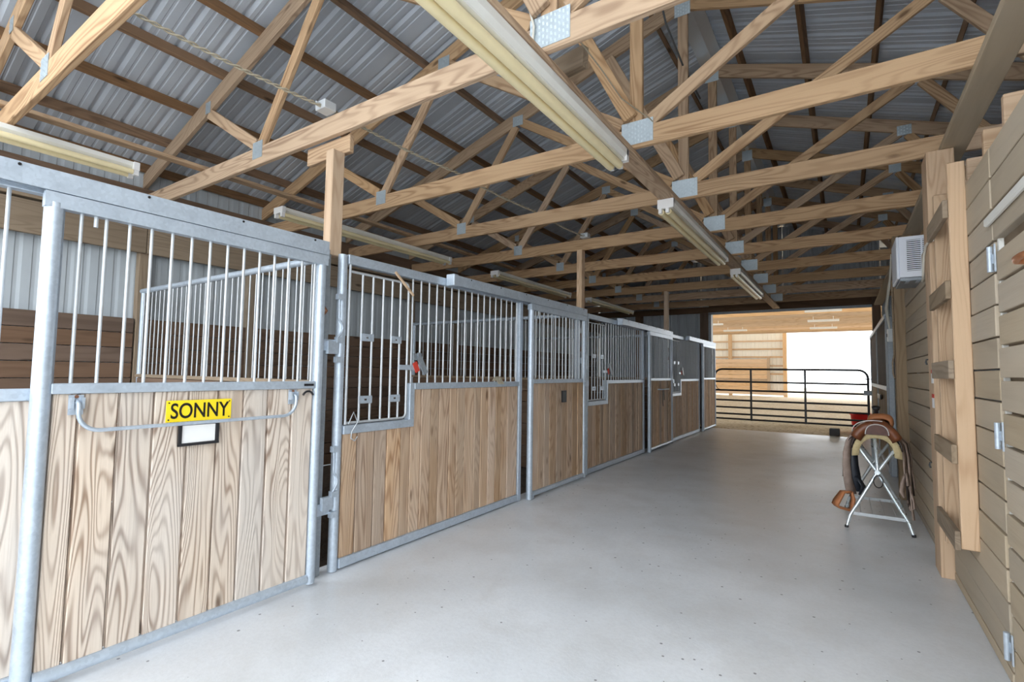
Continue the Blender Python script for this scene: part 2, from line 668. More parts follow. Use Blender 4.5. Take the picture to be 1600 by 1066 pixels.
# ---------------------------------------------------------------- far end wall with the doorway
we = struct('wall_far', (0, YE, 0), 'far end wall around the open doorway to the arena')
for x0 in (-5.70, -4.79, -3.88):
    sheet('siding_panel', (x0, YE + .06, .02), (1, 0, 0), (0, 0, 1), (0, 1, 0), .9144, 4.1 if x0 > -4 else (3.75 if x0 > -5 else 3.45), 'siding_metal', we)
bx('post', (-2.96, YE - .10, 0), (-2.76, YE + .05, 2.85), 'stall_board', we)
bx('post', (-4.62, YE - .10, 0), (-4.45, YE + .05, 2.85), 'stall_board', we)
bx('header_board', (-5.7, YE - .10, 2.785), (.62, YE - .045, 2.93), 'stall_board', we)
bx('header_board', (-2.76, YE - .04, 2.79), (.62, YE + .06, 3.05), 'stall_board', we)
bx('jamb_trim', (-2.755, YE - .12, 0), (-2.69, YE + .07, 2.78), 'galvanized_dull', we)
bx('header_trim', (-2.755, YE - .12, 2.73), (.55, YE - .105, 2.79), 'galvanized_dull', we)
bx('post', (.53, YE - .14, 0), (.68, YE + .06, 2.95), 'stall_board', we)
for x0 in (-2.96, -2.05, -1.13, -.22, .70, 1.61, 2.52):
    sheet('siding_panel', (x0, YE + .065, 2.8 if x0 < .6 else .02), (1, 0, 0), (0, 0, 1), (0, 1, 0), .9144, 1.95 if x0 < .6 else 4.0, 'siding_metal', we)


# ---------------------------------------------------------------- roof trusses
def gusset(c, wd, hg, parent, yoff, label=None):
    x, z = c
    y = yoff
    mb = MB().box((x - wd / 2, y - .0015, z - hg / 2), (x + wd / 2, y + .0015, z + hg / 2))
    # rows of punched teeth
    nx, nz = int(wd / .022), int(hg / .03)
    for i in range(nx):
        for j in range(nz):
            px = x - wd / 2 + (i + .5) * wd / nx
            pz = z - hg / 2 + (j + .5) * hg / nz + (.006 if i % 2 else -.006)
            mb.add([(px - .005, y - .0016, pz - .008), (px + .005, y - .0016, pz - .008), (px + .005, y - .0055, pz + .006), (px - .005, y - .0055, pz + .006)], [(0, 1, 2, 3)])
    return mb.build('gusset_plate', 'gusset_metal', parent)


TR_LAB = {
    0: 'nearest wooden roof truss, cut off by the upper left corner',
    1: 'second wooden roof truss, on the post beside the door with the yellow sign',
    2: 'third wooden roof truss, ending above the wall ladder at upper right',
    3: 'fourth wooden roof truss, carried at right by the post beside the ladder',
    4: 'fifth wooden roof truss, above the post between second and third stall doors',
    5: 'sixth wooden roof truss, just beyond the air conditioner',
    6: 'seventh wooden roof truss, counted from the camera',
    7: 'eighth wooden roof truss, on the farthest free wooden post over the stalls',
    8: 'ninth wooden roof truss, second last before the far doorway',
    9: 'last free wooden roof truss, right before the far doorway',
}
for k in range(0, 10):
    y = YT(k)
    t = thing('roof_truss', (XRIDGE, y, ZC), TR_LAB[k], 'truss', 'wooden roof trusses over the aisle')
    T = .038
    zb = ZC + .07
    jog = random.uniform(-.004, .004)
    board('bottom_chord', (XL, y, zb), (XW + .12, y, zb + jog), .14, T, 'truss_wood', t)
    board('bottom_chord', (XW + .125, y, zb), (XR, y, zb), .14, T, 'truss_wood', t)
    for s in (-1, 1):
        xe = XRIDGE + s * 4.95
        board('top_chord', (XRIDGE + s * .01, y, topc(XRIDGE)), (xe, y, topc(xe)), .14, T, 'truss_wood', t)
    ty = y + .0
    board('king_post', (XRIDGE, y, ZC + .145), (XRIDGE, y, topc(XRIDGE) - .075), .089, T - .004, 'truss_wood', t, (1, 0, 0))
    for s in (-1, 1):
        w1 = (XRIDGE + s * 1.73, y, topc(XRIDGE + s * 1.73) - .075)
        board('web', (XRIDGE + s * .10, y, ZC + .17), w1, .089, T - .002, 'truss_wood', t)
        b2 = XRIDGE + s * 2.54
        board('web', (b2 + (-s) * .03, y, ZC + .16), (XRIDGE + s * 1.80, y, topc(XRIDGE + s * 1.80) - .08), .089, T - .002, 'truss_wood', t)
        board('web', (b2 + s * .05, y, ZC + .17), (XRIDGE + s * 3.36, y, topc(XRIDGE + s * 3.36) - .075), .089, T - .002, 'truss_wood', t)
        gusset((b2, ZC + .115), .13, .13, t, y - T / 2 - .002)
        gusset((XRIDGE + s * 1.77, topc(XRIDGE + s * 1.77) - .04), .13, .11, t, y - T / 2 - .002)
        gusset((XRIDGE + s * 3.36, topc(XRIDGE + s * 3.36) - .03), .08, .10, t, y - T / 2 - .002)
    gusset((XRIDGE + .01, ZC + .10), .22, .16, t, y - T / 2 - .002)
    gusset((XRIDGE, topc(XRIDGE) - .05), .14, .16, t, y - T / 2 - .002)
    if k >= 1:
        board('brace', (XRIDGE - .03, y - .038, ZC + .20), (XRIDGE - .70, y - .038, topc(XRIDGE - .70) - .07), .10, .034, 'truss_wood', t)

# long boards tied along the trusses
o = board('light_board', (-1.235, .2, ZC - .02), (-1.235, 12.6, ZC - .02), .14, .036, 'truss_wood', None, (1, 0, 0))
tag(o, 'long brown board under the trusses carrying the middle row of lamps', 'board')
o = board('brace_board', (-4.58, .1, ZC + .16), (-4.48, 12.7, ZC + .16), .09, .03, 'truss_wood', None, (1, 0, 0))
tag(o, 'long thin board lying on the trusses above the stalls', 'board')
o = board('bearing_block', (-3.12, 2.063, ZC - .065), (-2.66, 2.063, ZC - .065), .12, .036, 'truss_wood')
tag(o, 'short brown block under the second truss at the wooden post', 'block')
o = board('timber_offcut', (-1.60, 2.52, ZC + .215), (-1.14, 2.40, ZC + .185), .12, .05, 'old_board')
tag(o, 'sawn timber offcut lying on the trusses beside the nearest middle lamp', 'block')


# ---------------------------------------------------------------- fluorescent lamps
def lamp(x, y0, y1, ztop, label, wide=.05, tr=.02, hh=.055, off=0):
    t = thing('fluorescent_lamp', (x, (y0 + y1) / 2, ztop), label, 'lamp', 'unlit fluorescent tube lamps under the trusses')
    hb = MB()
    a, c = .032, .05
    pr = [(-c, 0), (-c, -hh * .55), (-a, -hh * .85), (-a, -hh), (a, -hh), (a, -hh * .85), (c, -hh * .55), (c, 0)]
    vs = [(x + p, y0, ztop + q) for p, q in pr] + [(x + p, y1, ztop + q) for p, q in pr]
    n = len(pr)
    fs = [(i, (i + 1) % n, n + (i + 1) % n, n + i) for i in range(n)] + [tuple(range(n)), tuple(reversed(range(n, 2 * n)))]
    hb.add(vs, fs)
    hb.build('housing', 'white_enamel', t)
    for s in (-1, 1):
        rod('tube', (x + s * wide + off, y0 + .03, ztop - hh - tr), (x + s * wide + off, y1 - .03, ztop - hh - tr), tr, 'tube_yellowed', t, 12)
    for yy in (y0 + .012, y1 - .012):
        e = MB()
        e.box((x - wide - .022 + min(off, 0), yy - .018, ztop - hh - .007), (x + max(wide + .022 + off, .05), yy + .018, ztop - .002))
        for s in (-1, 1):
            e.box((x + s * wide - .014 + off, yy - .016, ztop - hh - .045), (x + s * wide + .014 + off, yy + .016, ztop - hh - .005))
        e.build('end_socket', 'tube_socket', t)


lamp(-1.225, .71, 3.15, ZC - .042, 'nearest lamp of the middle row, large yellowed tubes at top centre', .031, .027, .075, -.035)
lamp(-1.225, 4.22, 6.66, ZC - .042, 'second lamp of the middle row with a white end socket', .031, .027, .075, -.035)
lamp(-1.225, 7.55, 9.99, ZC - .042, 'farthest lamp of the middle row, nearest to the far doorway', .031, .027, .075, -.035)
lamp(-4.47, -.95, 1.49, ZC - .012, 'lamp over the left stalls cut off by the left picture edge')
lamp(-4.45, 2.64, 5.08, ZC - .012, 'lamp over the second stall, behind the short wooden post')
lamp(-4.40, 6.10, 8.54, ZC - .012, 'lamp over the third stall, left of the middle wooden post')
lamp(-4.30, 9.25, 11.69, ZC - .012, 'farthest and smallest lamp over the left stalls')


# ---------------------------------------------------------------- stalls
def planks(parent, y0, y1, z0, z1f, x, mat, wmin=.105, wmax=.15, t=.035, gaps=None, seed=1):
    rr = random.Random(seed)
    ys = [y0]
    if gaps:
        ys = gaps
    else:
        while ys[-1] < y1 - wmax:
            ys.append(ys[-1] + rr.uniform(wmin, wmax))
        if y1 - ys[-1] < .06:
            ys[-1] = y1
        else:
            ys.append(y1)
    for a, b in zip(ys[:-1], ys[1:]):
        z1 = z1f((a + b) / 2)
        bx('plank', (x - t / 2, a + .004 + rr.uniform(0, .003), z0), (x + t / 2 - rr.uniform(0, .009), b - .004, z1), mat, parent)


def fixed_front(k, label):
    p = P[k]
    t = thing('stall_front', (XF, p + 1.1, 0), label, 'stall front', 'fixed stall fronts along the aisle')
    ya, yb = p + .025, p + (2.14 if k else 2.27)
    rod('post', (XF, ya, .004), (XF, ya, 2.0), .03, 'galvanized', t, 16)
    bx('post', (XF - .028, yb - .028, .004), (XF + .028, yb + .028, 1.97), 'galvanized', t, .006)
    bx('bottom_rail', (XF - .025, ya + .03, .012), (XF + .028, yb - .028, .072), 'galvanized', t)
    yk = p + .655
    bx('sill_rail', (XF - .028, ya + .03, .845), (XF + .028, yk + .025, .90), 'galvanized', t)
    bx('sill_rail', (XF - .028, yk - .025, .90), (XF + .028, yk + .025, 1.165), 'galvanized', t)
    bx('middle_rail', (XF - .028, yk + .025, 1.118), (XF + .028, yb - .028, 1.165), 'galvanized', t)
    bx('top_rail', (XF - .025, ya + .03, 1.945), (XF + .025, yb + 1.3, 2.008), 'galvanized', t)
    pm = 'tan_plank' if k else 'weathered_plank'
    planks(t, ya + .033, yk + .005, .072, lambda y: .845, XF, pm, seed=k * 7 + 1)
    planks(t, yk + .005, yb - .03, .072, lambda y: 1.118 if y > yk + .03 else .845, XF, pm, wmin=.09, wmax=.13, seed=k * 7 + 2)
    n = 17 if k else 19
    for i in range(n if k else n - 1):
        yy = yk + .005 + i * (yb - .05 - yk - .005) / (n - 1) * 1.0
        rod('bar', (XF, yy, 1.16), (XF, yy, 1.95), .0068, 'bar_paint', t)
    # swing-open feed gate in the notch
    g0, g1, h0, h1, xg = p + .075, p + .605, .915, 1.90, XF + .012
    gt = MB()
    rc_ = .03
    pts = [(xg, g0, h0 - .01), (xg, g0, 1.96)]
    gt.tube(pts, .009, 8)
    loop = [(xg, g0, h1), (xg, g1 - rc_, h1), (xg, g1 - rc_ * .3, h1 - rc_ * .3), (xg, g1, h1 - rc_), (xg, g1, h0 + rc_), (xg, g1 - rc_ * .3, h0 + rc_ * .3), (xg, g1 - rc_, h0), (xg, g0, h0)]
    gt.tube(loop, .0085, 8)
    gate = gt.build('feed_gate', 'bar_paint', t)
    bars = [g0 + (g1 - g0) * q for q in (.20, .37, .545, .70, .85)]
    for yy in bars:
        rod('gate_bar', (xg, yy, h0), (xg, yy, h1), .0075, 'bar_paint', gate)
    for a, b in ((0, 1), (3, 4)):
        for zz in (1.06, 1.475):
            m = MB()
            y0_, y1_ = bars[a], bars[b]
            ym = (y0_ + y1_) / 2
            # plate with a slot
            m.box((xg + .008, y0_ - .008, zz - .025), (xg + .013, ym - .012, zz + .025))
            m.box((xg + .008, ym + .012, zz - .025), (xg + .013, y1_ + .008, zz + .025))
            m.box((xg + .008, ym - .012, zz + .006), (xg + .013, ym + .012, zz + .025))
            m.box((xg + .008, ym - .012, zz - .025), (xg + .013, ym + .012, zz - .006))
            m.build('gate_plate', 'galvanized', gate)
    la = MB()
    la.box((xg + .008, bars[4] - .01, 1.262), (xg + .016, p + .70, 1.298))
    la.build('latch_arm', 'galvanized', gate)
    lk = MB()
    lk.box((xg + .016, p + .645, 1.335), (xg + .03, p + .725, 1.385))
    lk.bar((xg + .03, p + .70, 1.36), (xg + .03, p + .775, 1.235), .045, .014, (0, 1, .6))
    lk.tube([(xg + .022, p + .70, 1.375), (xg + .04, p + .70, 1.375)], .018, 10)
    lk.build('latch', 'galvanized_dull', gate)
    lr = MB().bar((xg + .02, p + .665, 1.318), (xg + .02, p + .70, 1.25), .04, .01, (0, 1, .4))
    lr.build('latch_tab', 'tag_red', gate)
    # spring bolts on the round post
    for zc in (1.52, .56):
        m = MB()
        xs, yb_ = XF + .026, ya - .035
        pts = [(xs, yb_, zc + .22), (xs, yb_, zc + .06)]
        for q in range(7):
            a = q / 6 * math.pi
            pts.append((xs, yb_ + .032 * math.sin(a), zc + .06 - .12 * q / 6))
        pts += [(xs, yb_ - .004, zc - .09), (xs, yb_ - .004, zc - .16)]
        m.tube(pts, .007, 8)
        for zz in (zc + .20, zc - .075, zc - .20):
            m.box((xs - .02, yb_ - .015, zz - .018), (xs + .012, yb_ + .03, zz + .018))
        m.box((xs - .02, yb_ - .075, zc - .165), (xs + .008, yb_ - .005, zc - .085))
        m.build('bolt', 'galvanized', t)
    return t


def slide_door(k, label, gaps=None, mat='tan_plank', blanket=True, hook=False):
    """sliding door of stall k (left of post P[k+1])"""
    pe = P[k + 1]
    y0, y1 = pe - 1.41, pe - .185
    x = -2.612
    t = thing('sliding_stall_door', (x, (y0 + y1) / 2, 0), label, 'stall door', 'sliding stall doors along the aisle')
    rod('frame_tube', (x, y0, .006), (x, y0, 1.905), .031, 'galvanized', t, 18)
    rod('frame_tube', (x, y1, .02), (x, y1, 1.905), .029, 'galvanized', t, 18)
    m = MB().tube([(x, y0 + .028, .055), (x, y0 + .11, .05), (x, y1 - .028, .05)], .027, 12)
    m.build('bottom_rail', 'galvanized', t)
    m = MB()
    m.box((x + .002, y0 - .034, 1.885), (x + .028, y1 + .03, 1.945))
    m.bar((x - .012, y0 - .03, 1.915), (x - .012, y1 + .03, 1.915), .056, .028)
    m.build('top_rail', 'galvanized', t)
    bx('middle_rail', (x - .022, y0 + .025, 1.145), (x + .026, y1 - .026, 1.187), 'galvanized', t)
    m = MB().box((x + .012, y0 + .028, .005), (x + .02, y0 + .06, .045))
    m.build('foot_plate', 'galvanized', t)
    planks(t, y0 + .034, y1 - .03, .074, lambda y: 1.145, x - .006, mat, gaps=gaps, seed=40 + k)
    n = 14
    for i in range(n):
        yy = y0 + .088 + i * .0842
        if yy < y1 - .02:
            rod('bar', (x, yy, 1.185), (x, yy, 1.89), .0068, 'bar_paint', t)
    rod('stop_pin', (x + .004, y0 + .135, 1.84), (x + .004, y0 + .135, 1.89), .008, 'bar_paint', t)
    if blanket:
        xb = x + .055
        ya, yb, r = y0 + .105, y1 - .165, .075
        zt, zb0, zb1 = 1.115, .995, 1.0
        pts = [(x + .03, ya, zt), (xb, ya, zt - .012), (xb, ya, zb0 + r)]
        for q in range(1, 6):
            a = q / 6 * math.pi / 2
            pts.append((xb, ya + r * (1 - math.cos(a)), zb0 + r - r * math.sin(a)))
        pts += [(xb, ya + r, zb0), (xb, yb - r, zb1)]
        for q in range(1, 6):
            a = q / 6 * math.pi / 2
            pts.append((xb, yb - r + r * math.sin(a), zb1 + r - r * math.cos(a)))
        pts += [(xb, yb, zb1 + r), (xb, yb, zt - .012), (x + .03, yb, zt)]
        bb = MB().tube(pts, .0085, 10).build('blanket_bar', 'galvanized', t)
        for yy in (ya, yb):
            mm = MB()
            mm.box((x + .014, yy - .024, 1.06), (x + .02, yy + .024, 1.14))
            mm.box((x + .02, yy - .022, 1.085), (x + .045, yy - .013, 1.13))
            mm.box((x + .02, yy + .013, 1.085), (x + .045, yy + .022, 1.13))
            br = mm.build('bracket', 'galvanized', bb)
            MB().tube([(x + .019, yy, 1.133), (x + .024, yy, 1.133)], .007, 8).build('rivet', 'rust', bb)
    if hook:
        mm = MB()
        mm.box((x - .03, y1 - .06, 1.15), (x + .045, y1 + .045, 1.165))
        mm.box((x + .03, y1 - .075, 1.12), (x + .04, y1 - .06, 1.23))
        mm.box((x + .025, y1 - .02, 1.10), (x + .045, y1 + .05, 1.155))
        mm.build('hook_latch', 'galvanized', t)
    return t


FL = ['fixed stall front left of the sign door, cut off by the left picture edge',
      'fixed stall front with a barred feed gate beside the nearest wooden post',
      'third fixed stall front with feed gate, between the second and third sliding doors',
      'farthest fixed stall front, right before the last sliding door']
DL = ['large near sliding stall door with the yellow name sign',
      'second sliding stall door, with a small grey card holder',
      'third sliding stall door, with a halter bar, farther down the aisle',
      'last sliding stall door, touching the far doorway']
fronts = [fixed_front(k, FL[k]) for k in range(4)]
door_gaps = [.642, .728, .863, .995, 1.137, 1.274, 1.402, 1.533, 1.672, 1.805]
door1 = slide_door(0, DL[0], door_gaps, 'weathered_plank')
door2 = slide_door(1, DL[1], None, 'tan_plank', False, True)
door3 = slide_door(2, DL[2], None, 'tan_plank', False, True)
door4 = slide_door(3, DL[3], None, 'tan_plank', False)

TL = ['galvanized door track above the large door with the yellow sign',
      'galvanized door track with an end block above the second sliding door',
      'galvanized door track above the third sliding door',
      'galvanized door track above the last sliding door, brightest end']
for k in range(4):
    pe = P[k + 1]
    y0, y1 = max(pe - 2.63, -.55), pe - .155
    xa = -2.655
    t = thing('door_track', (xa, (y0 + y1) / 2, 2.0), TL[k], 'door track', 'sliding door tracks along the stall fronts')
    m = MB()
    zz0, zz1 = 1.948, 2.03
    # C-shaped rail, open below
    m.box((xa, y0, zz1 - .006), (xa + .075, y1, zz1))
    m.box((xa + .069, y0, zz0), (xa + .075, y1, zz1 - .006))
    m.box((xa, y0, zz0 + .01), (xa + .006, y1, zz1 - .006))
    m.build('rail', 'galvanized', t)
    bx('end_block', (xa - .004, y0 - .03, zz0 - .006), (xa + .08, y0 + .03, zz1 + .008), 'galvanized', t, .006)
    for q in range(6):
        yy = y0 + .2 + q * (y1 - y0 - .3) / 5
        MB().tube([(xa + .074, yy, zz1 - .012), (xa + .079, yy, zz1 - .012)], .006, 6).build('bolt', 'black_paint', t)

# posts between the stalls
WPL = {1: 'short-looking square wooden post rising beside the sign door to the truss',
       2: 'square wooden post above the end of the second sliding door',
       3: 'farthest square wooden post above the stall fronts'}
for k in (1, 2, 3):
    o = bx('wooden_post', (-2.775, P[k] - .068, 1.988), (-2.702, P[k] + .025, ZC - (.127 if k == 1 else .002)), 'ladder_wood', None, .005)
    tag(o, WPL[k], 'post', 'wooden posts between the stalls')
CPL = {1: 'galvanized channel post right of the sign door', 2: 'galvanized channel post right of the second sliding door',
       3: 'galvanized channel post right of the third sliding door', 4: 'galvanized channel post right of the last sliding door'}
for k in (1, 2, 3, 4):
    yc = P[k] - .095
    t = thing('channel_post', (-2.70, yc, 0), CPL[k], 'post', 'galvanized channel posts at the door ends')
    m = MB().box((-2.77, yc - .033, .003), (-2.69, yc + .033, 1.985))
    m.build('channel', 'galvanized_dull', t)
    for zz in (1.41, .40):
        MB().box((-2.689, yc - .02, zz - .035), (-2.672, yc + .075, zz + .035)).build('keeper', 'galvanized', t)
    for zz in (1.78, 1.12, .78):
        MB().box((-2.689, yc - .03, zz - .03), (-2.684, yc - .012, zz + .03)).build('tab', 'bar_paint', t)
    m = MB().tube([(-2.67, yc - .05, 1.74), (-2.67, yc - .03, 1.66), (-2.66, yc - .005, 1.62), (-2.67, yc - .03, 1.58), (-2.67, yc - .05, 1.52)], .007, 8)
    m.build('spring', 'rust', t)

# partitions between the stalls
PL = {1: 'barred partition between the first and second stall', 2: 'barred partition between the second and third stall',
      3: 'barred partition between the third and last stall'}
for k in (1, 2, 3):
    y = P[k] - .01
    xa, xb = -2.83, -5.66
    t = thing('stall_partition', (-4.2, y, 0), PL[k], 'partition', 'barred partitions inside the stalls')
    rod('top_rail', (xa, y, 1.985), (xb, y, 1.985), .025, 'galvanized', t, 12)
    rod('end_tube', (xb + .03, y, .0), (xb + .03, y, 1.965), .022, 'galvanized', t, 10)
    bx('middle_rail', (xb, y - .025, 1.155), (xa, y + .025, 1.185), 'old_board', t)
    n = 33
    for i in range(n):
        xx = xa - .04 + (xb - xa + .1) * i / (n - 1)
        rod('bar', (xx, y, 1.185), (xx, y, 1.965), .006, 'bar_paint', t, 6)
    for i in range(8):
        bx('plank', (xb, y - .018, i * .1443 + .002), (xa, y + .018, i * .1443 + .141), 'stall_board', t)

# ------------------------------------------------ things on the sign door
xd = -2.612 + .0165
sg = bx('name_plate', (xd, 1.040, 1.003), (xd + .003, 1.333, 1.103), 'sign_yellow', door1, .001)
sg['label'] = 'yellow plate with the black name SONNY'


def text_mesh(body, size, sx, cx, cz, x, parent, mat, bold=.0):
    cu = bpy.data.curves.new('t', 'FONT')
    cu.body = body
    cu.size = size
    cu.align_x = 'CENTER'
    cu.align_y = 'CENTER'
    cu.extrude = .0008
    cu.offset = bold
    ob = bpy.data.objects.new('t', cu)
    COL.objects.link(ob)
    dg = bpy.context.evaluated_depsgraph_get()
    me = bpy.data.meshes.new_from_object(ob.evaluated_get(dg))
    bpy.data.objects.remove(ob)
    me.materials.clear()
    vs = [v.co.copy() for v in me.vertices]
    mx = (min(v.x for v in vs) + max(v.x for v in vs)) / 2
    my = (min(v.y for v in vs) + max(v.y for v in vs)) / 2
    for v in me.vertices:
        v.co = V((v.co.z, (v.co.x - mx) * sx, v.co.y - my))
    return put('lettering', me, mat, parent, Matrix.Translation((x, cx, cz)))


text_mesh('SONNY', .100, .76, 1.190, 1.054, xd + .0036, sg, 'black_paint', .0012)
for yy in (1.051, 1.322):
    for zz in (1.014, 1.092):
        MB().tube([(xd + .003, yy, zz), (xd + .005, yy, zz)], .0035, 8).build('screw', 'black_paint', sg)
ch = MB()
y0, y1, z0, z1 = 1.094, 1.275, .888, .985
xc = xd + .001
ch.box((xc, y0, z0), (xc + .012, y0 + .014, z1)).box((xc, y1 - .014, z0), (xc + .012, y1, z1)).box((xc, y0, z0), (xc + .014, y1, z0 + .012))
ch.box((xc, y0, z0), (xc + .003, y1, z1))
chh = ch.build('card_holder', 'black_plastic', door1)
MB().box((xc + .0035, y0 + .016, z0 + .013), (xc + .0045, y1 - .016, z1 - .002)).build('card', 'paper_white', chh)
MB().box((-2.612 + .026, 1.735, 1.16), (-2.612 + .03, 1.795, 1.173)).build('maker_plate', 'black_plastic', door1)
cr = MB()
pts = [(xd + .006, 1.765 + .037 * math.cos(a), 1.085 + .045 * math.sin(a)) for a in [math.radians(q) for q in range(30, 151, 15)]]
cr.tube(pts, .006, 8).build('magnet', 'black_plastic', door1)
# grey card holder on the second door
m = MB().box((xd, 4.90, .93), (xd + .012, 5.0, 1.06))
c2 = m.build('card_holder', 'black_plastic', door2)
MB().box((xd + .0125, 4.915, .94), (xd + .0135, 4.985, 1.045)).build('card', 'grey_block', c2)
# halter bar on the third door
m = MB().tube([(xd, 8.33, 1.0), (xd + .06, 8.33, 1.0), (xd + .06, 8.75, 1.0), (xd, 8.75, 1.0)], .012, 8)
m.build('halter_bar', 'galvanized', door3)
m = MB().ribbon([(xd + .07, 8.37, .99), (xd + .07, 8.37, .80), (xd + .07, 8.39, .72)], (0, 1, 0), .025, .008)
m.ribbon([(xd + .07, 8.43, .99), (xd + .07, 8.45, .82)], (0, 1, 0), .02, .008)
tag(m.build('halter_strap', 'leather_dark'), 'dark strap hanging from the bar on the third sliding door', 'strap')
# wooden stick pushed through the feed gate, and a bent wire hook
o = board('wooden_stick', (XF + .03, 2.47, 1.96), (XF + .045, 2.645, 1.81), .02, .012, 'ladder_wood')
tag(o, 'small pale wooden stick wedged above the near feed gate', 'stick')
m = MB().tube([(XF + .04, 2.10, .91), (XF + .05, 2.13, .985), (XF + .05, 2.165, .92), (XF + .05, 2.12, .86), (XF + .05, 2.115, .82), (XF + .05, 2.145, .80), (XF + .05, 2.165, .825)], .004, 6)
tag(m.build('wire_hook', 'bar_paint'), 'bent wire hook hanging from the near feed gate sill', 'hook')
m = MB()
rr = random.Random(5)
for q in range(5):
    c = V((XF + .03, 3.72 + .02 * q, 1.175))
    m.tube([c + V((0, -.04, .0)), c + V((.008, -.01, .03 + .01 * rr.random())), c + V((0, .03, .0)), c + V((.01, .05, -.03))], .005, 6)
tag(m.build('twine_knot', 'rope_fibre'), 'pale twine knotted on the rail of the second stall front', 'twine')

# ------------------------------------------------ twisted cable with junction boxes
m = MB()
for ph in (0, math.pi):
    pts = []
    N = 420
    for i in range(N + 1):
        s_ = i / N
        y = .15 + 5.45 * s_
        sag = -.02 * math.sin(math.pi * ((y - .8) / 1.22 % 1))
        a = ph + y * 55
        pts.append((-2.845 + .17 * s_ + .007 * math.cos(a), y, ZC + .165 + sag + .007 * math.sin(a)))
    m.tube(pts, .0055, 5)
tag(m.build('twisted_cable', 'rope_fibre'), 'twisted pale cable strung along the trusses above the stall fronts', 'cable')
for (y, x, lab) in ((1.955, -2.80, 'small metal junction box on the second truss above the cable end'), (5.64, -2.67, 'small metal junction box on the fifth truss')):
    t = thing('junction_box', (x, y, ZC + .15), lab, 'electrical box', 'junction boxes on the trusses')
    bx('body', (x - .05, y - .045, ZC + .142), (x + .05, y + .045, ZC + .20), 'electric_box', t, .004)
    MB().tube([(x, y - .075, ZC + .168), (x, y - .044, ZC + .168)], .014, 8).build('clamp', 'electric_box', t)
# loose wires round the plates
m = MB().tube([(-1.22, 1.985, 3.10), (-1.24, 1.98, 3.02), (-1.22, 1.985, 2.94), (-1.23, 1.985, 2.82)], .006, 6)
tag(m.build('loose_wire', 'wire_white'), 'white wire hanging over the plate of the second truss', 'wire')
m = MB().tube([(-1.10, 2.02, 2.952), (-1.11, 2.10, 2.99), (-1.10, 2.5, 2.97), (-1.09, 2.8, 2.93), (-1.06, 3.05, 2.95), (-1.04, 3.18, 2.96), (-1.03, 3.235, 2.952)], .004, 6)
tag(m.build('hanging_wire', 'rope_fibre'), 'thin slack wire between the second and third truss', 'wire')
m = MB().tube([(-1.13, 3.62, 4.25), (-1.14, 3.9, 4.10), (-1.15, 4.5, 4.04), (-1.15, 5.1, 4.05)], .009, 6)
tag(m.build('chain', 'grey_block'), 'dark chain hanging under the ridge', 'chain')


# ---------------------------------------------------------------- hinged door at the right edge
t = thing('hinged_door', (XW, 2.2, 0), 'hinged board door cut off by the right picture edge', 'door')
dz = [.03] + [.165 + .1368 * i for i in range(13)]
for i in range(len(dz) - 1):
    dx = random.uniform(-.003, .003)
    bx('plank', (XW + dx, 1.62, dz[i] + .007), (XW + .034 + dx, 2.886, dz[i + 1] - .007), 'wall_board', t)
bx('gap_light_strip', (XW + .012, 2.889, .13), (XW + .03, 2.912, 1.86), 'white_enamel', t, .001)  # white strip stands in for light shining through the hinge-side gap
for zz in (1.775, 1.02, .16):
    m = MB()
    m.tube([(XW - .012, 2.915, zz - .055), (XW - .012, 2.915, zz + .055)], .011, 10)
    m.box((XW - .006, 2.87, zz - .06), (XW - .001, 2.882, zz + .06))
    m.box((XW - .006, 2.90, zz - .02), (XW - .001, 2.955, zz + .02))
    m.tube([(XW - .012, 2.945, zz - .015), (XW + .0, 2.945, zz - .015)], .012, 8)
    m.build('hinge', 'galvanized', t)
m = MB().tube([(XW - .035, 2.32, 1.655), (XW - .06, 2.305, 1.655), (XW - .07, 2.26, 1.655), (XW - .07, 2.2, 1.655), (XW - .06, 2.15, 1.655), (XW, 2.14, 1.655)], .011, 10)
m.tube([(XW, 2.32, 1.655), (XW - .04, 2.32, 1.655)], .011, 10)
m.build('handle', 'copper', t)
o = bx('door_head_strip', (XW - .022, 1.3, 1.925), (XW - .002, 2.95, 1.962), 'white_enamel', None, .006)
tag(o, 'white metal strip along the head of the hinged board door', 'strip')

# ---------------------------------------------------------------- ladder on the right wall
t = thing('wall_ladder', (.5, 3.7, .4), 'wooden ladder of nailed boards on the right plank wall', 'ladder')
board('rail', (.513, 3.42, .40), (.513, 3.42, 2.395), .072, .038, 'ladder_wood', t, (1, 0, 0))
board('rail', (.513, 3.90, .30), (.513, 3.90, 2.37), .072, .038, 'ladder_wood', t, (1, 0, 0))
for zc, sk in ((2.15, .0), (1.722, .0), (1.305, .0), (.872, .0), (.44, .0)):
    bx('rung', (.452, 3.40, zc - .048), (.476, 3.99, zc + .048), 'old_board', t)
for zc, col_ in ((1.27, 'paper_white'), (1.11, 'paper_white')):
    c = thing('price_tag' if 0 else 'paper_tag', (.485, 4.28, zc),
              'white paper tag with red strip on the right post, ' + ('upper one' if zc > 1.2 else 'lower one'), 'tag', 'paper tags stapled to the right post')
    MB().box((.4835, 4.214, zc - .045), (.4855, 4.30, zc + .02)).build('card', 'paper_white', c)
    MB().box((.4830, 4.214, zc + .02), (.4855, 4.30, zc + .045)).build('strip', 'tag_red', c)

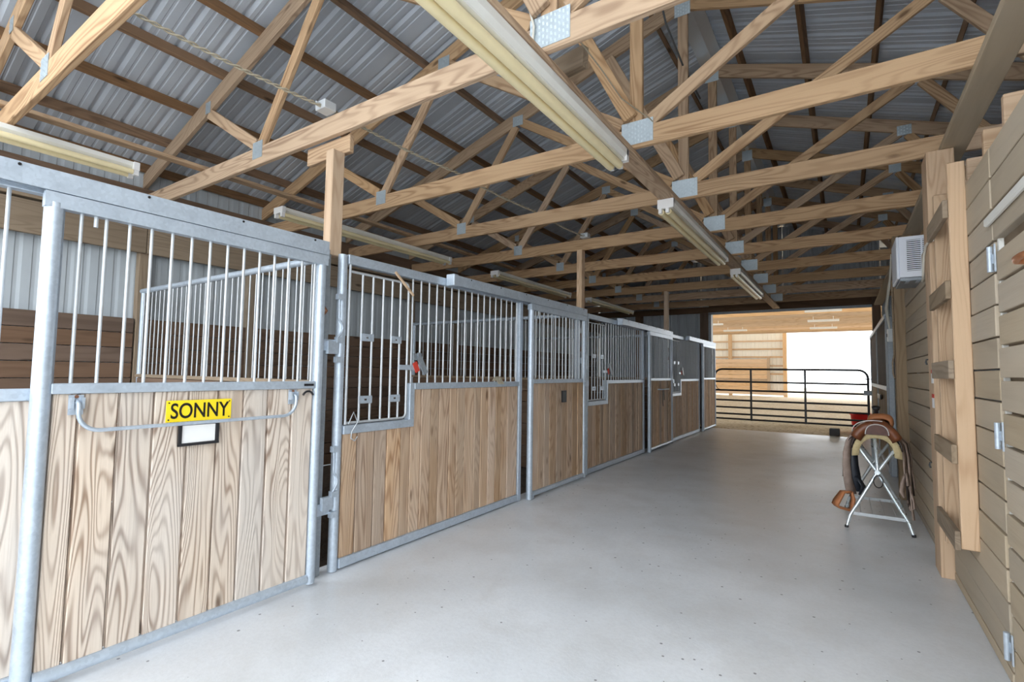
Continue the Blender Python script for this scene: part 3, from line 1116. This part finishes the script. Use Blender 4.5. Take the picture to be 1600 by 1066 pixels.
# ---------------------------------------------------------------- air conditioner
t = thing('air_conditioner', (.5, 5.4, 2.07), 'white window air conditioner sticking out of the right wall', 'air conditioner')
ax0, ax1, ay0, ay1, az0, az1 = .388, .70, 5.2, 5.66, 2.09, 2.43
bx('case', (ax0 + .02, ay0 + .012, az0), (ax1, ay1 - .012, az1), 'ac_plastic', t, .006)
bx('front_panel', (ax0, ay0 + .004, az0 - .012), (ax0 + .02, ay1 - .004, az1 + .005), 'ac_plastic', t, .006)
ns = 16
for yy, s in ((ay0, -1), (ay1, 1)):
    f0 = yy if s < 0 else yy - .01
    bx('vent_recess', (ax0 + .07, f0 + .004, az0 + .05), (ax1 - .02, f0 + .0105, az1 - .03), 'ac_inside', t, 0)
    m = MB()
    m.box((ax0 + .02, f0, az0), (ax0 + .068, f0 + .011, az1))
    m.box((ax0 + .068, f0, az0), (ax1, f0 + .011, az0 + .05))
    m.box((ax0 + .068, f0, az1 - .03), (ax1, f0 + .011, az1))
    m.box((ax0 + .16, f0 - .001, az0 + .05), (ax0 + .172, f0 + .011, az1 - .03))
    m.build('vent_frame', 'ac_plastic', t)
    if s < 0:
        for i in range(ns):
            zz = az0 + .05 + (i + .5) * (az1 - az0 - .08) / ns
            MB().bar((ax0 + .068, f0 + .002, zz), (ax1 - .02, f0 + .002, zz), .009, .003).build('slat', 'ac_plastic', t)
bx('drip_tray', (ax0 + .02, ay0 + .01, az0 - .03), (ax1, ay1 - .01, az0 - .002), 'galvanized_dull', t, .004)
for i in range(3):
    bx('tray_rib', (ax0 + .06 + i * .07, ay0 + .03, az0 - .034), (ax0 + .085 + i * .07, ay0 + .14, az0 - .030), 'galvanized', t, .001)
m = MB().tube([(.56, 5.19, 2.10), (.52, 4.9, 2.0), (.482, 4.5, 1.96), (.478, 4.44, 2.0), (.478, 4.38, 2.10), (.478, 4.28, 2.142), (.482, 4.2, 2.15), (.50, 4.17, 2.155), (.535, 4.16, 2.16)], .008, 8)
tag(m.build('power_cord', 'wire_white'), 'white power cord running from the air conditioner round the post', 'cord')

# ---------------------------------------------------------------- right side of the aisle, farther down
t = thing('right_stall_door', (.5, 10.4, 0), 'dark boarded stall front on the right before the far doorway', 'stall front')
y0, y1 = 8.25, 12.72
for yy in (y0, (y0 + y1) / 2, y1):
    bx('post', (.47, yy - .03, 0), (.53, yy + .03, 2.08), 'galvanized_dull', t, .005)
bx('top_rail', (.462, y0, 2.04), (.53, y1, 2.10), 'galvanized', t)
bx('middle_rail', (.468, y0, 1.08), (.532, y1, 1.14), 'galvanized', t)
bx('bottom_rail', (.468, y0, .01), (.532, y1, .07), 'galvanized', t)
n = 16
for i in range(n):
    a = y0 + .03 + i * (y1 - y0 - .06) / n
    b_ = a + (y1 - y0 - .06) / n
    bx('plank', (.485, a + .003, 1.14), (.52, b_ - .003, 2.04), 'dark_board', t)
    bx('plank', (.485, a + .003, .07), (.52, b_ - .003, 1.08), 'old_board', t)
bx('door_pull', (.44, 9.2, .93), (.462, 9.9, 1.0), 'black_paint', t, .01)
o = bx('steel_post', (.475, 8.02, 0), (.545, 8.10, 2.05), 'galvanized_dull', None, .008)
tag(o, 'bluish steel post beside the switch box on the right', 'post')
t = thing('switch_box', (.5, 7.75, 1.75), 'small grey switch box with cables on the right side', 'electrical box')
bx('body', (.47, 7.68, 1.70), (.545, 7.78, 1.86), 'electric_box', t, .004)
bx('cover', (.463, 7.685, 1.705), (.47, 7.775, 1.855), 'white_enamel', t, .002)
MB().box((.455, 7.72, 1.76), (.463, 7.74, 1.80)).build('toggle', 'black_plastic', t)
for i in range(3):
    m = MB().tube([(.47 + .02 * i, 6.85 + .1 * i, 2.62), (.455, 7.0 + .1 * i, 2.3), (.45, 7.45 + .1 * i, 2.1), (.47, 7.62 + .05 * i, 1.98), (.49, 7.73, 1.86)], .011, 6)
    tag(m.build('electric_cable', 'wire_white'), ('lowest', 'middle', 'uppermost')[i] + ' pale electric cable drooping to the switch box', 'cable', 'cables above the switch box')
m = MB().tube([(.455, 6.70, 2.3), (.455, 6.70, 1.5), (.44, 6.7, 1.42), (.44, 6.68, 1.30), (.452, 6.66, 1.25)], .008, 6)
tag(m.build('thin_conduit', 'old_board'), 'thin brown cord running down the second right post', 'cord')
for zz, lab in ((1.40, 'upper'), (.62, 'lower')):
    m = MB().tube([(XW, 4.95, zz), (XW - .018, 4.95, zz), (XW - .022, 4.95, zz - .02), (XW - .016, 4.95, zz - .04)], .006, 6)
    tag(m.build('wall_hook', 'grey_block'), 'dark ' + lab + ' hook on the shaded right plank wall', 'hook')

# ---------------------------------------------------------------- tube gate at the far doorway
t = thing('tube_gate', (-1.1, 12.92, .2), 'black tubular farm gate across the far doorway', 'gate')
gx0, gx1, gy = -2.625, .425, 12.92
zt, zb_ = 1.40, .215
m = MB()
r = .17
pts = [(gx0, gy, zb_ - .03), (gx0, gy, zt - r)]
for q in range(1, 6):
    a = q / 6 * math.pi / 2
    pts.append((gx0 + r * (1 - math.cos(a)), gy, zt - r + r * math.sin(a)))
pts += [(gx0 + r, gy, zt), (gx1 - r, gy, zt)]
for q in range(1, 6):
    a = q / 6 * math.pi / 2
    pts.append((gx1 - r + r * math.sin(a), gy, zt - r + r * math.cos(a)))
pts += [(gx1, gy, zt - r), (gx1, gy, zb_ - .03)]
m.tube(pts, .023, 12)
m.build('frame', 'black_paint', t)
for zz in (1.10, .895, .66, .49, .335, .217):
    rod('rail', (gx0, gy, zz), (gx1, gy, zz), .021, 'black_paint', t, 10)
for xx in (-1.82, -.72):
    bx('stile', (xx - .022, gy - .027, zb_ - .02), (xx + .022, gy - .012, zt), 'black_paint', t)
MB().tube([(gx0 + .02, gy, 1.02), (gx0 + .06, gy, .93), (gx0 + .13, gy, .90)], .009, 6).build('corner_wire', 'black_paint', t)
MB().box((gx1 - .08, gy - .035, .87), (gx1 + .16, gy - .02, .97)).build('latch_plate', 'galvanized_dull', t)
MB().tube([(gx1 - .06, gy, 1.21), (gx1 + .1, gy, 1.21)], .012, 6).build('hinge_pin', 'galvanized_dull', t)

# bucket and block near the gate
t = thing('bucket', (.30, 13.45, .05), 'red plastic feed tub behind the gate', 'bucket')
m = MB()
c = V((.30, 13.45, 0))
n = 24
prof = [(.15, .06), (.19, .42), (.20, .45), (.215, .45), (.215, .43), (.20, .425), (.19, .40), (.0, .09)]
prof = [(0.0, .055), (.16, .055), (.195, .42), (.215, .425), (.215, .455), (.19, .455), (.185, .42), (.15, .08), (0.0, .08)]
vs, fs = [], []
for (rr_, zz) in prof:
    for j in range(n):
        a = 2 * math.pi * j / n
        vs.append(c + V((rr_ * math.cos(a), rr_ * math.sin(a), zz)))
for i in range(len(prof) - 1):
    for j in range(n):
        fs.append((i * n + j, i * n + (j + 1) % n, (i + 1) * n + (j + 1) % n, (i + 1) * n + j))
m.add(vs, fs, True)
m.build('tub', 'red_plastic', t)
o = bx('concrete_block', (-.28, 12.66, .0), (-.09, 12.86, .15), 'grey_block', None, .012)
tag(o, 'dark grey block on the doorway sill left of the saddle', 'block')

# ---------------------------------------------------------------- saddle stand
t = thing('saddle_stand', (.21, 5.45, 0), 'folding chrome tube saddle stand on the concrete floor', 'stand')
cx = .215
for yf, s in ((5.12, 1), (5.86, -1)):
    for side in (-1, 1):
        foot = .225 if side > 0 else .228
        pts = [(cx + side * .222, yf, .0), (cx + side * .195, yf + s * .02, .10), (cx + side * .165, yf + s * .03, .155), (cx + side * .15, yf + s * .035, .18),
               (cx, yf + s * .07 + side * .008, .47), (cx - side * .135, yf + s * .10, .68), (cx - side * .145, yf + s * .12, .70)]
        MB().tube(pts, .0135, 10).build('leg', 'chrome_tube', t)
        MB().tube([(cx + side * .222, yf, 0), (cx + side * .219, yf, .02)], .015, 10).build('foot', 'black_plastic', t)
    MB().tube([(cx + .005, yf + s * .05, .45), (cx - .012, yf + s * .12, .80), (cx - .012, yf + s * .14, .80)], .0135, 10).build('strut', 'chrome_tube', t)
    bx('cross_bar', (cx - .175, yf + s * .02 - .004, .105), (cx + .175, yf + s * .02 + .004, .133), 'bar_paint', t, .002)
rod('top_tube', (cx - .012, 5.18, .795), (cx - .012, 5.86, .795), .014, 'chrome_tube', t, 10)
for side in (-1, 1):
    rod('side_tube', (cx + side * .14, 5.2, .69), (cx + side * .14, 5.84, .69), .012, 'chrome_tube', t, 10)
for q in range(4):
    xx = cx - .12 + q * .08
    rod('shelf_wire', (xx, 5.14, .12), (xx, 5.84, .12), .004, 'bar_paint', t, 6)
MB().tube([(cx, 5.16, .47), (cx, 5.20, .47)], .02, 10).build('pivot', 'chrome_tube', t)
ring = [(cx + .004 + .032 * math.cos(a), 5.15, .40 + .05 * math.sin(a)) for a in [2 * math.pi * q / 16 for q in range(16)]]
m = MB().tube(ring, .004, 6, True)
tag(m.build('wire_ring', 'black_paint'), 'black ring hanging at the crossing of the saddle stand', 'ring')

# ---------------------------------------------------------------- western saddle
t = thing('saddle', (.215, 5.5, .62), 'brown western saddle with fleece lining on the chrome stand', 'saddle')


def arch(y, half, top, drop, n=16, flare=1.0):
    """inverted U cross-section at y: list of (x, z) from left to right"""
    out = []
    for i in range(n + 1):
        a = -1 + 2 * i / n
        xx = half * math.sin(a * math.pi / 2)
        zz = top - drop * (abs(a) ** 2.0)
        out.append((cx + xx * flare, y, zz))
    return out


def shell(secs, thick, mb):
    """loft through sections with a given thickness (downwards/inwards)"""
    n = len(secs[0])
    vs, fs = [], []
    for sec in secs:
        for p in sec:
            vs.append(V(p))
    for sec in secs:
        c0 = V((cx, sec[0][1], sec[n // 2][2] - .18))
        for p in sec:
            d = (c0 - V(p)).normalized()
            vs.append(V(p) + d * thick)
    N = len(secs) * n
    m_ = len(secs)
    for i in range(m_ - 1):
        for j in range(n - 1):
            a = i * n + j
            fs.append((a, a + 1, a + n + 1, a + n))
            fs.append((N + a, N + a + n, N + a + n + 1, N + a + 1))
    for i in range(m_ - 1):
        for j in (0, n - 1):
            a = i * n + j
            fs.append((a, a + n, N + a + n, N + a))
    for i in (0, m_ - 1):
        for j in range(n - 1):
            a = i * n + j
            fs.append((a, a + 1, N + a + 1, N + a))
    mb.add(vs, fs, True)
    return mb


shell([arch(y, .172, .800, .22 - .03 * abs(y - 5.5)) for y in (5.19, 5.26, 5.4, 5.55, 5.7, 5.8)], .05, MB()).build('fleece_lining', 'fleece', t)
shell([arch(y, .178, .815, .16) for y in (5.19, 5.26, 5.4, 5.55, 5.7, 5.81)], .012, MB()).build('skirt', 'leather_dark', t)
# rear jockeys, left and right brown lobes
for s in (-1, 1):
    sec = []
    for y, q in ((5.175, .02), (5.185, .004), (5.22, 0), (5.32, 0), (5.42, .01)):
        row = []
        for i in range(11):
            a = i / 10
            row.append((cx + s * (.03 + .145 * a - q), y, .885 - .035 * a - .085 * a ** 3 - q))
        sec.append(row)
    shell(sec, .055, MB()).build('rear_jockey', 'leather_brown', t)
cb = MB()
av = [-1 + 2 * i / 18 for i in range(19)]
top_ = [(cx + .005 + .078 * math.sin(a * math.pi / 2), .865 - .085 * abs(a) ** 2.2) for a in av]
vs = [(x_, 5.165, z_) for x_, z_ in top_] + [(x_, 5.20, z_) for x_, z_ in top_]
n_ = len(top_)
cb.add(vs, [tuple(range(n_)), tuple(reversed(range(n_, 2 * n_)))] + [(i, (i + 1) % n_, n_ + (i + 1) % n_, n_ + i) for i in range(n_)])
cb.build('cantle_back', 'leather_oxblood', t)
# cantle: upright curved rim
sec = []
for y, up in ((5.20, -.03), (5.21, 0), (5.235, .012), (5.26, 0), (5.30, -.045), (5.38, -.07)):
    sec.append([(cx + .005 + .10 * math.sin(a * math.pi / 2), y, .895 + up - .10 * abs(a) ** 2.2) for a in [-1 + 2 * i / 14 for i in range(15)]])
shell(sec, .02, MB()).build('cantle', 'leather_brown', t)
bd = [(cx + .005 + .079 * math.sin(a * math.pi / 2), 5.163, .866 - .085 * abs(a) ** 2.2) for a in [-1 + 2 * i / 18 for i in range(19)]]
MB().tube(bd, .0045, 6).build('cantle_binding', 'binding_silver', t)
bd = [(cx - .005 + .16 * math.sin(a * math.pi / 2), 5.172, .897 - .10 * abs(a) ** 2.0) for a in [-1 + 1.2 * i / 14 for i in range(15)]]
MB().tube(bd, .004, 6).build('jockey_binding', 'binding_silver', t)
# seat
sec = []
for y, zz in ((5.30, .86), (5.38, .83), (5.48, .825), (5.58, .84), (5.66, .87)):
    sec.append([(cx + .13 * a, y, zz - .05 * a * a) for a in [-1 + 2 * i / 10 for i in range(11)]])
shell(sec, .02, MB()).build('seat', 'leather_brown', t)
# swell and horn
sec = []
for y, hf, zz in ((5.60, .085, .90), (5.63, .095, .925), (5.68, .10, .93), (5.73, .09, .915), (5.77, .07, .88)):
    sec.append([(cx + .055 + hf * math.sin(a * math.pi / 2), y, zz - .085 * abs(a) ** 3) for a in [-1 + 2 * i / 12 for i in range(13)]])
shell(sec, .02, MB()).build('swell', 'leather_tan', t)
m = MB().tube([(cx + .025, 5.70, .92), (cx + .025, 5.69, .955), (cx + .025, 5.685, .965), (cx + .025, 5.683, .985), (cx + .025, 5.682, .99)], [.017, .016, .028, .034, .03], 14)
m.build('horn', 'black_plastic', t)
# fenders, straps and stirrups
m = MB().ribbon([(.065, 5.36, .76), (.03, 5.36, .70), (.012, 5.34, .60), (.010, 5.32, .48), (.018, 5.32, .36), (.035, 5.33, .24)], (.8, .6, 0), [.05, .06, .075, .085, .09, .085], .01)
m.build('fender', 'leather_grey', t)
m = MB().ribbon([(.075, 5.30, .74), (.062, 5.30, .62), (.062, 5.30, .50), (.075, 5.31, .38), (.095, 5.32, .27)], (.9, .5, 0), [.04, .05, .06, .07, .05], .012)
m.ribbon([(.075, 5.31, .40), (.10, 5.29, .36), (.12, 5.29, .32), (.10, 5.30, .25)], (.6, 1, 0), .05, .012)
m.build('billet_strap', 'strap_black', t)
m = MB().ribbon([(.085, 5.33, .77), (.03, 5.35, .715), (-.005, 5.36, .64), (-.018, 5.36, .5), (-.022, 5.36, .38)], (.7, 1, 0), .014, .006)
m.ribbon([(.07, 5.4, .76), (.02, 5.42, .70), (-.012, 5.42, .60), (-.02, 5.42, .44)], (.7, 1, 0), .012, .006)
m.build('saddle_string', 'leather_dark', t)
m = MB()
for (zz) in (.66, .63):
    rg = [(.05 + .0, 5.28 + .02 * math.cos(a), zz + .022 * math.sin(a)) for a in [2 * math.pi * q / 12 for q in range(12)]]
    m.tube(rg, .004, 5, True)
m.build('ring', 'chrome_tube', t)
# left stirrup (wood, trapezoid loop)
m = MB().ribbon([(.03, 5.33, .26), (-.03, 5.30, .255), (-.075, 5.28, .175), (-.085, 5.275, .145), (-.07, 5.285, .125), (.02, 5.33, .10), (.035, 5.335, .115), (.045, 5.335, .20), (.03, 5.33, .26)], (.45, -.9, 0), [.05, .07, .095, .10, .10, .09, .06, .05, .05], .016)
m.build('stirrup', 'leather_tan', t)
# right side: hanging straps
for (dx, dy, zend, wd_, mt) in ((0, 0, .20, .05, 'leather_dark'), (.018, -.04, .10, .03, 'leather_grey'), (.03, .05, .28, .028, 'leather_dark'), (-.012, -.08, .38, .045, 'leather_grey'), (.045, .10, .33, .022, 'leather_grey')):
    m = MB().ribbon([(.37, 5.36 + dy, .765), (.40 + dx, 5.36 + dy, .70), (.415 + dx, 5.35 + dy, .60), (.42 + dx, 5.34 + dy, .45), (.425 + dx, 5.32 + dy, zend + .1), (.432 + dx, 5.30 + dy, zend)], (.5, 1, 0), wd_, .008)
    m.build('hanging_strap', mt, t)
m = MB().ribbon([(.43, 5.30, .36), (.455, 5.28, .26), (.46, 5.28, .19), (.435, 5.29, .17), (.42, 5.30, .25)], (.4, 1, 0), .03, .008)
m.build('strap_loop', 'leather_grey', t)
m = MB().ribbon([(.40, 5.24, .46), (.385, 5.22, .40), (.375, 5.22, .33), (.39, 5.22, .28)], (.7, 1, 0), [.03, .045, .05, .02], .012)
m.build('buckle_strap', 'leather_grey', t)

# ---------------------------------------------------------------- riding arena beyond
wa_ = struct('wall_arena', (-8, 33, 0), 'far arena wall of cream metal siding')
x = -20.1
while x < -3.6:
    sheet('siding_panel', (x, 33.1, .22), (1, 0, 0), (0, 0, 1), (0, 1, 0), .9144, 3.7, 'arena_siding', wa_, .2286, .02)
    x += .9144
for zz in (3.30, 2.82, 2.35, 1.83, 1.35, .85, .35):
    bx('girt', (-20, 33.0, zz - .045), (-2.75, 33.06, zz + .045), 'arena_wood', wa_)
for xx in (-2.82, -5.78, -9.4, -13, -17):
    bx('post', (xx - .10, 32.86, 0), (xx + .10, 33.0, 3.75), 'arena_wood', wa_)
for i in range(8):
    bx('kick_board', (-6.95 if i < 7 else -6.6, 32.80, .35 + i * .235), (-3.62, 32.855, .35 + i * .235 + .222), 'arena_wood', wa_)
bx('kick_post', (-3.75, 32.76, .3), (-3.60, 32.80, 2.36), 'arena_wood', wa_)
bx('kick_post', (-6.95, 32.76, .3), (-6.80, 32.80, 2.36), 'arena_wood', wa_)
bx('sill_board', (-20, 32.8, .12), (-2.75, 32.86, .33), 'arena_wood', wa_)
ca = struct('ceiling_arena', (0, 23, 3.7), 'arena roof on rows of pale wooden trusses')
for side in (-1, 1):
    MB().bar((side * 10.0, 13.3, 5.2), (side * 10.0, 33.4, 5.2), 20.8, .02, (1, 0, -side * .1)).build('roof_panel', 'arena_siding', ca)
y = 14.2
while y < 33:
    board('chord', (-20, y, 3.83), (20, y, 3.83), .235, .04, 'arena_wood', ca)
    for xx in range(-18, 19, 3):
        if -9 < xx < 6:
            board('web', (xx, y, 3.93), (xx + 1.4, y, 5.3), .09, .036, 'arena_wood', ca)
    y += 1.22
gz = MB()
AL = ['arena lamp at left, the higher one', 'arena lamp at left, the lower one', 'arena lamp at right, the highest of three', 'arena lamp at right, the middle of three', 'arena lamp at right, the lowest of three']
for (xx, yy, lab) in ((-5.05, 23.96, AL[0]), (-4.6, 27.62, AL[1]), (-.55, 20.30, AL[2]), (-.65, 23.96, AL[3]), (-.75, 27.62, AL[4])):
    t = thing('arena_lamp', (xx, yy, 3.6), 'white ' + lab, 'lamp', 'white lamps under the arena trusses')
    bx('housing', (xx - .55, yy - .09, 3.50), (xx + .55, yy + .09, 3.58), 'white_enamel', t)
    for q in (-.35, .35):
        rod('hanger', (xx + q, yy, 3.58), (xx + q, yy, 3.72), .012, 'white_enamel', t, 6)
